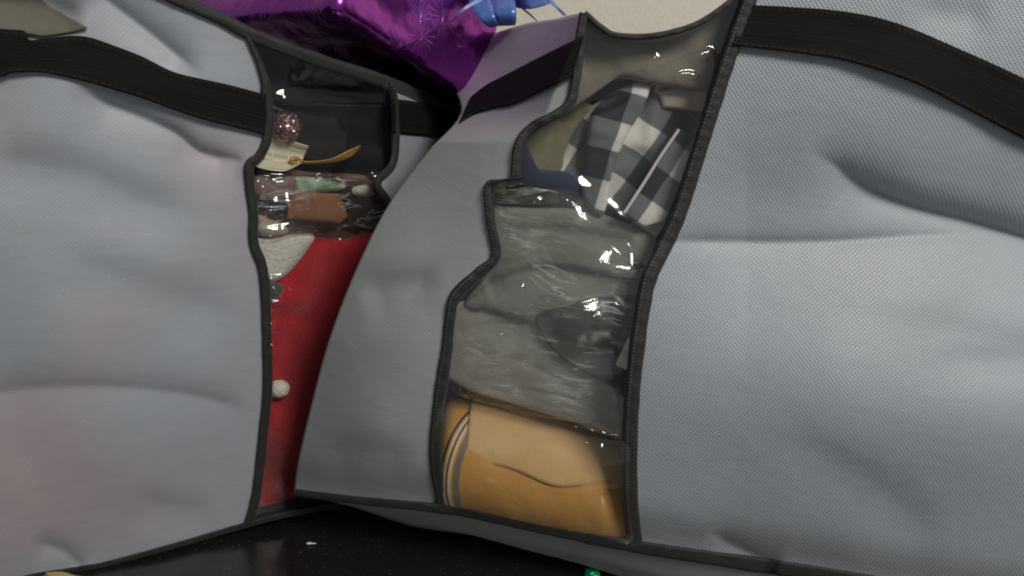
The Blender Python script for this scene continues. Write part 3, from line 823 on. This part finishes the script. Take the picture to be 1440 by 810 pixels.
# cream tag, folded, with printed border, text and gold cord
def mat_tagpaper():
    return mat_cloth('cream_card', (.66, .60, .44), (.72, .66, .50), fine=600, rough=.6, sheen=0)
gt = empty('gift_tag', SL.P(np.array(398.), np.array(238.), -.009))
tag(gt, 'cream card tag with dark border line and gold cord in the left window', 'tag')
ua = catmull([(383, 186), (400, 194), (418, 201), (434, 206)], 30)
ub = catmull([(372, 224), (388, 228), (407, 230), (424, 228)], 30)
up = np.linspace(0, 1, 16)[:, None, None]
G = ua[None] * (1 - up) + ub[None] * up
G = G + np.array([-1, 0])[None, None] * (4 * np.sin(up * 3.14) * (1 - np.linspace(0, 1, 30))[None, :, None])
OFF = -.010 - .004 * np.sin(up[..., 0] * 3.14)
P = SL.P(G[..., 0], G[..., 1], OFF + np.zeros((1, 30)))
mt = mat_tagpaper()
card = grid('card', P, SL.uv(P), mt, gt, solid=.0005)
lo = catmull([(355, 231), (366, 236), (388, 240), (404, 239), (424, 228)], 30)
lt = catmull([(372, 224), (388, 228), (407, 230), (424, 228)], 30)
lt[0] = (371, 224); G2 = lt[None] * (1 - up) + lo[None] * up
P = SL.P(G2[..., 0], G2[..., 1], -.010 + .006 * up[..., 0] + np.zeros((1, 30)))
grid('folded_flap', P, SL.uv(P), mt, gt, solid=.0005)
ink = mat_plain('brown_ink', (.06, .045, .035), .7)
def pline(name, px, w, S, off, mat, parent):
    c = catmull(px, 40, linear=True); t = np.gradient(c, axis=0); t /= np.linalg.norm(t, axis=1)[:, None] + 1e-9
    n_ = np.stack([-t[:, 1], t[:, 0]], -1); k = np.array([-.5, .5]) * w
    X = c[:, None] + n_[:, None] * k[None, :, None]
    P = S.P(X[..., 0], X[..., 1], off)
    return grid(name, P, S.uv(P), mat, parent)
pline('border_line', [(382.5, 193), (398, 200), (411, 205.5), (422, 209), (431, 210), (431, 217)], 1.0, SL, -.0098, ink, card)
cu = bpy.data.curves.new('lettering', 'FONT'); cu.body = 'HL: MONTH'; cu.size = 1.0
tmp = bpy.data.objects.new('lettering_tmp', cu); COL.objects.link(tmp)
bpy.context.view_layer.update()
tm = bpy.data.meshes.new_from_object(tmp.evaluated_get(bpy.context.evaluated_depsgraph_get()))
bpy.data.objects.remove(tmp, do_unlink=True)
n = len(tm.vertices); c = np.empty(n * 3); tm.vertices.foreach_get('co', c); c = c.reshape(-1, 3)
c = c / (c[:, 0].max())
px = 377 + c[:, 0] * 27; py = 217.5 + c[:, 0] * 5.0 - c[:, 1] * 24 - c[:, 0] * 0
tm.vertices.foreach_set('co', SL.P(px, py, -.0112).ravel()); tm.update()
link('lettering', tm, ink, card, smooth=False)
gold = mat_plain('gold_ribbon', (.55, .36, .10), .4, .4)
ea = catmull([(423, 226), (445, 226), (468, 222), (488, 212), (507, 204)], 40)
eb = catmull([(423, 229), (445, 229), (470, 227), (494, 220), (507, 205)], 40)
kk2 = np.linspace(0, 1, 6)[None, :, None]
G3 = ea[:, None] * (1 - kk2) + eb[:, None] * kk2
P = SL.P(G3[..., 0], G3[..., 1], -.009 + .002 * np.sin(np.linspace(0, 3, 40))[:, None] - .002 * kk2[..., 0])
grid('cord', P, SL.uv(P), gold, gt, solid=.0006)
a_ = np.linspace(0, 6.283, 24)
X = 415 + 5.5 * np.cos(a_); Y = 226 + 3.2 * np.sin(a_)
P = np.stack([SL.P(X + np.cos(a_) * w, Y + np.sin(a_) * w, -.008 + .001 * (w == 0)) for w in (-1.6, 0, 1.6)])
grid('knot', P, SL.uv(P), gold, gt, solid=.0008)

# packet items
brown = mat_plain('copper_brown_card', (.40, .19, .115), .5, bs=90)
mauve = mat_plain('mauve_card', (.28, .17, .155), .55, bs=60)
def pk(x, y): return .0012 * smooth_noise(x, y, 81, 40, 90)
o = pillow('folded_cloth', SL, [(335, 240), (450, 242), (545, 250), (575, 300), (540, 345), (440, 345), (335, 350)], .036, .010, mat_cloth('mauve_brown_cloth', (.12, .065, .06), (.19, .11, .10)), relief=cl(79, .002), power=6)
tag(o, 'mauve brown cloth behind the small cartons in the left window', 'cloth')
o = pillow('small_carton', SL, [(405, 268), (478, 272), (490, 305), (478, 316), (402, 308)], .020, .009, brown, relief=pk, smoothed=False, power=5)
tag(o, 'copper brown carton in the small clear packet of the left window', 'carton')
o = pillow('small_carton', SL, [(358, 246), (412, 248), (420, 268), (402, 285), (356, 276)], .021, .010, mauve, relief=pk, power=4)
tag(o, 'mauve carton at the left edge of the small clear packet', 'carton')
def mat_packet():
    t = NT('white_green_packet'); uv = t.uv()
    c = t.mix(t.ramp(t.noise(uv, 50, 2), .45, .6), (.62, .66, .58), (.22, .40, .22))
    t.bsdf(Base_Color=c, Roughness=.4); return t.m
o = pillow('leaf_packet', SL, [(412, 250), (445, 250), (485, 260), (478, 268), (440, 272), (418, 270)], .018, .006, mat_packet(), back=.004)
tag(o, 'white packet with green marks above the copper brown carton', 'packet')
o = pillow('folded_cloth', SL, [(360, 302), (380, 308), (404, 320), (400, 332), (372, 334), (358, 325)], .016, .007, M['beige'], relief=cl(83, .0008), back=.008)
tag(o, 'beige folded cloth low in the small packet of the left window', 'cloth')
o = pillow('folded_cloth', SL, [(470, 262), (535, 265), (548, 290), (530, 330), (490, 328), (470, 316), (486, 300)], .030, .008, mat_cloth('dark_brown_cloth', (.025, .012, .012), (.045, .022, .02)), relief=cl(85, .002))
tag(o, 'dark brown cloth at the right of the small packet', 'cloth')
o = pillow('folded_cloth', SL, [(496, 264), (515, 260), (527, 272), (515, 277), (497, 273)], .020, .006, M['white_cloth'], relief=pk, back=.006)
tag(o, 'small pale cloth end beside the dark brown cloth', 'cloth')
o = pillow('clear_packet', SL, [(355, 244), (420, 246), (500, 252), (545, 275), (530, 320), (495, 318), (465, 328), (420, 330), (366, 340), (354, 300)], .014, .008, M['poly'], relief=lambda x, y: .0032 * crumple(x, y, 87, 32), nb=160, nr=46, back=.024)
tag(o, 'small glossy clear packet above the red cloth in the left window', 'packet')
o = pillow('plush_cloth', SL, [(335, 340), (380, 333), (440, 330), (432, 352), (415, 375), (396, 392), (372, 402), (335, 400)], .022, .009, M['white_cloth'], relief=lambda x, y: .0018 * crumple(x, y, 89, 40), power=5)
tag(o, 'white plush trim beside the red cloth in the left window', 'cloth')
def rd(x, y):
    return .0022 * smooth_noise(x, y, 91, 70, 200) + .0022 * crumple(x, y, 92, 90) + fold(x, y, [(470, 330), (462, 400), (430, 480)], .004, 26, 26, .2, .2) + fold(x, y, [(375, 450), (410, 440), (450, 450)], .003, 12, 16, .2, .2)
o = pillow('red_garment', SL, [(408, 352), (425, 336), (450, 331), (480, 333), (540, 330), (575, 420), (560, 600), (540, 690), (450, 715), (335, 735), (335, 600), (338, 480), (345, 425), (398, 372)], .036, .021, M['red'], relief=rd, nb=140, nr=44, power=4)
tag(o, 'bright red fleece garment filling the lower left bag window', 'garment')
o = pillow('sock_cuff', SL, [(372, 395), (392, 398), (398, 408), (384, 425), (374, 432)], .012, .005, M['charcoal'], back=.004)
tag(o, 'dark cuff edge between white plush and red cloth', 'cloth')
bm = bmesh.new(); bmesh.ops.create_icosphere(bm, subdivisions=5, radius=1)
gc = SL.P(np.array(392.), np.array(547.), -.011)
for v in bm.verts:
    n_ = 1 + .10 * noise.noise(v.co * 5) + .10 * noise.noise(v.co * 17)
    v.co = Vector(gc) + Vector(SL.eu) * v.co.x * n_ * .0072 + Vector(SL.ev) * v.co.y * n_ * .0062 + Vector(SL.n) * v.co.z * n_ * .006
me = bpy.data.meshes.new('pom_pom'); bm.to_mesh(me); bm.free()
o = link('pom_pom', me, M['white_cloth'])
tag(o, 'small white pom pom on the red garment in the left window', 'pom pom')

# ------------------------------------------------------------------ gift box
E1 = np.array([-.80960863, .56024017, -.17511372]); E2 = np.array([.58149324, .72487053, -.36936205]); E3 = np.array([.07999668, .40086615, .91263731])
vd = .48
V0 = CAM + rays(np.array(470.), np.array(12.)) * vd / rays(np.array(470.), np.array(12.))[1]
l1, l2, l3 = .21 * vd / .56 * 1.15, .1669 * vd / .56 * 1.03, .13
gb = empty('gift_box', V0 + E1 * l1 * .5 + E2 * l2 * .5)
tag(gb, 'purple holographic foil gift box with blue bow lying on the left bag', 'gift box')
bm = bmesh.new()
vs = [bm.verts.new(V0 + E1 * (l1 * a) + E2 * (l2 * b) + E3 * (l3 * c_)) for a in (0, 1) for b in (0, 1) for c_ in (0, 1)]
for f in [(0, 1, 3, 2), (4, 6, 7, 5), (0, 4, 5, 1), (2, 3, 7, 6), (0, 2, 6, 4), (1, 5, 7, 3)]: bm.faces.new([vs[i] for i in f])
bmesh.ops.recalc_face_normals(bm, faces=bm.faces)
bmesh.ops.bevel(bm, geom=list(bm.edges), offset=.0045, segments=3, profile=.5, affect='EDGES')
bmesh.ops.subdivide_edges(bm, edges=[e for e in bm.edges if e.calc_length() > .03], cuts=40, use_grid_fill=True)
uvl = bm.loops.layers.uv.new('UVMap')
bm.normal_update()
for v in bm.verts:
    v.co += v.normal * (.0016 * noise.noise(v.co * 38) + .0050 * abs(noise.noise(v.co * 15)) + .0016 * abs(noise.noise(v.co * 41)))
bm.normal_update()
for f in bm.faces:
    nn = np.array(f.normal); ax_ = np.argmax([abs(nn @ E1), abs(nn @ E2), abs(nn @ E3)])
    a, b = [(E2, E3), (E1, E3), (E1, E2)][ax_]
    for lp in f.loops:
        p = np.array(lp.vert.co) - V0
        lp[uvl].uv = (p @ a + ax_ * .37, p @ b + ax_ * .21)
me = bpy.data.meshes.new('wrapping'); bm.to_mesh(me); bm.free()
link('wrapping', me, M['foil'], gb)

blue = NT('blue_satin_ribbon'); uvb = blue.uv()
blue.bsdf(Base_Color=blue.mix(blue.ramp(blue.noise(uvb, 60, 2), .3, .7), (.06, .13, .42), (.14, .24, .58)), Roughness=.28, Metallic=.25, Normal=blue.bump(blue.noise(uvb, 400, 2), .2, .0004))
blue_pale = mat_plain('pale_blue_ribbon', (.24, .36, .66), .35)
bow = empty('bow', (0, 0, 0), gb)
bow.location = (0, 0, 0)
def strip3(name, A, B, mat, parent, n=40, m=5, solid=.0004):
    A, B = catmull(A, n), catmull(B, n); k = np.linspace(0, 1, m)[None, :, None]
    G = A[:, None] * (1 - k) + B[:, None] * k
    d = rays(G[..., 0], G[..., 1]); P = CAM + d * ((G[..., 2] + .058) / d[..., 1])[..., None]
    UV = np.stack(np.broadcast_arrays(np.linspace(0, .1, n)[:, None], np.linspace(0, .015, m)[None]), -1)
    return grid(name, P, UV, mat, parent, solid=solid)
strip3('loop', [(664, -40, .55), (658, -18, .53), (660, 0, .51), (666, 16, .50), (678, 31, .497), (690, 39, .505), (698, 34, .52), (700, 20, .535)],
       [(700, -44, .55), (694, -20, .53), (692, 0, .51), (694, 14, .50), (697, 26, .497), (702, 35, .505), (708, 31, .52), (708, 18, .535)], blue.m, bow)
strip3('loop', [(688, -40, .55), (690, -12, .52), (692, 6, .505), (694, 20, .499), (697, 32, .503), (700, 37, .515), (702, 28, .53)],
       [(724, -40, .55), (724, -12, .52), (725, 4, .505), (726, 17, .499), (726, 30, .503), (724, 36, .515), (722, 28, .53)], blue.m, bow)
strip3('loop', [(706, -22, .53), (684, -10, .515), (664, 2, .505), (648, 14, .50), (631, 32, .505)],
       [(712, -8, .53), (690, 0, .515), (668, 7, .505), (650, 17, .50), (632, 33, .507)], blue_pale, bow)
strip3('loop', [(700, -36, .535), (722, -26, .52), (744, -16, .51), (766, -10, .515), (778, -8, .53)],
       [(705, 2, .535), (724, 10, .52), (744, 13, .51), (762, 9, .515), (776, 3, .53)], blue.m, bow)
strip3('tail', [(752, -14, .53), (768, -2, .525), (780, 10, .52), (792, 22, .525)], [(758, -16, .53), (774, -3, .525), (786, 10, .52), (797, 22, .525)], blue_pale, bow, solid=.0006)
strip3('tail', [(722, 4, .53), (738, 16, .525), (755, 30.5, .52)], [(723, 3, .53), (739, 15, .524), (756, 29.8, .52)], mat_plain('dark_cord', (.04, .03, .06), .5), bow, solid=.0008)

o = panel('shade_sheet', SL, [(-168, -178), (-60, -134), (40, -95)], [(-182, 44), (-60, 44), (36, 47), (66, 50), (124, 39)], [(-168, -178), (-178, -60), (-182, 44)], [(40, -95), (46, -45), (60, 0), (86, 18), (124, 39)], mat_cloth('brown_grey_shade', (.135, .127, .10), (.18, .17, .138), scale=12), None, step=4, off=.0032,
          relief=lambda x, y: .0012 * smooth_noise(x, y, 97, 80, 190), solid=.0025)  # thin added sheet whose brown grey colour paints the corner's shade
tag(o, 'brown grey sheet painting the shade at the top left corner of the left bag', 'cloth')
# ------------------------------------------------------------------ small things
def ground(x, y, z=0.0):
    d = rays(np.array(float(x)), np.array(float(y))); return CAM + d * ((z - CAMH) / d[2])
def blob(name, c, r, mat, seed, amp=.3, sub_=4):
    bm = bmesh.new(); bmesh.ops.create_icosphere(bm, subdivisions=sub_, radius=1)
    for v in bm.verts:
        n_ = 1 + amp * noise.noise(v.co * 1.7 + Vector((seed, 0, 0))) + amp * .4 * noise.noise(v.co * 4.5 + Vector((seed, 3, 0)))
        v.co = Vector((v.co.x * r[0] * n_, v.co.y * r[1] * n_, v.co.z * r[2] * n_))
    zmin = min(v.co.z for v in bm.verts)
    for v in bm.verts: v.co += Vector((c[0], c[1], -zmin + .0002))
    me = bpy.data.meshes.new(name); bm.to_mesh(me); bm.free()
    return link(name, me, mat)
g = ground(437, 767)
bm = bmesh.new()
pts = [(-.0032, .000, .0006), (-.0012, .0002, .0009), (.0006, .0006, .0008), (.0034, .0014, .0006)]
V = []; F = []
rr = [.0007, .0012, .0006, .0004]
for i, (p, r_) in enumerate(zip(pts, rr)):
    for k in range(8):
        t_ = k / 8 * 6.283
        V.append((g[0] + p[0], g[1] + p[1] + math.cos(t_) * r_, p[2] + .0006 + math.sin(t_) * r_ * .8))
for i in range(3):
    for k in range(8): F.append((i * 8 + k, i * 8 + (k + 1) % 8, (i + 1) * 8 + (k + 1) % 8, (i + 1) * 8 + k))
F += [tuple(range(7, -1, -1)), tuple(range(24, 32))]
o = link('lint', mesh('lint', V, F), mat_plain('white_lint', (.75, .74, .70), .8))
tag(o, 'tiny white bit of lint on the glossy black surface', 'lint')
g = ground(831, 816)
o = blob('foil_scrap', (g[0], g[1], 0), (.006, .005, .0045), mat_plain('green_foil', (.01, .50, .16), .25, .2, bs=200), 3.0)
tag(o, 'bright green foil scrap at the bottom edge below the bag', 'foil scrap')
g = ground(98, 818)
o = blob('cloth_scrap', (g[0], g[1] - .004, 0), (.014, .004, .0045), mat_cloth('ochre_cloth', (.42, .27, .10), (.50, .33, .13)), 9.0)
tag(o, 'ochre cloth end under the bottom edge of the left bag', 'cloth scrap')
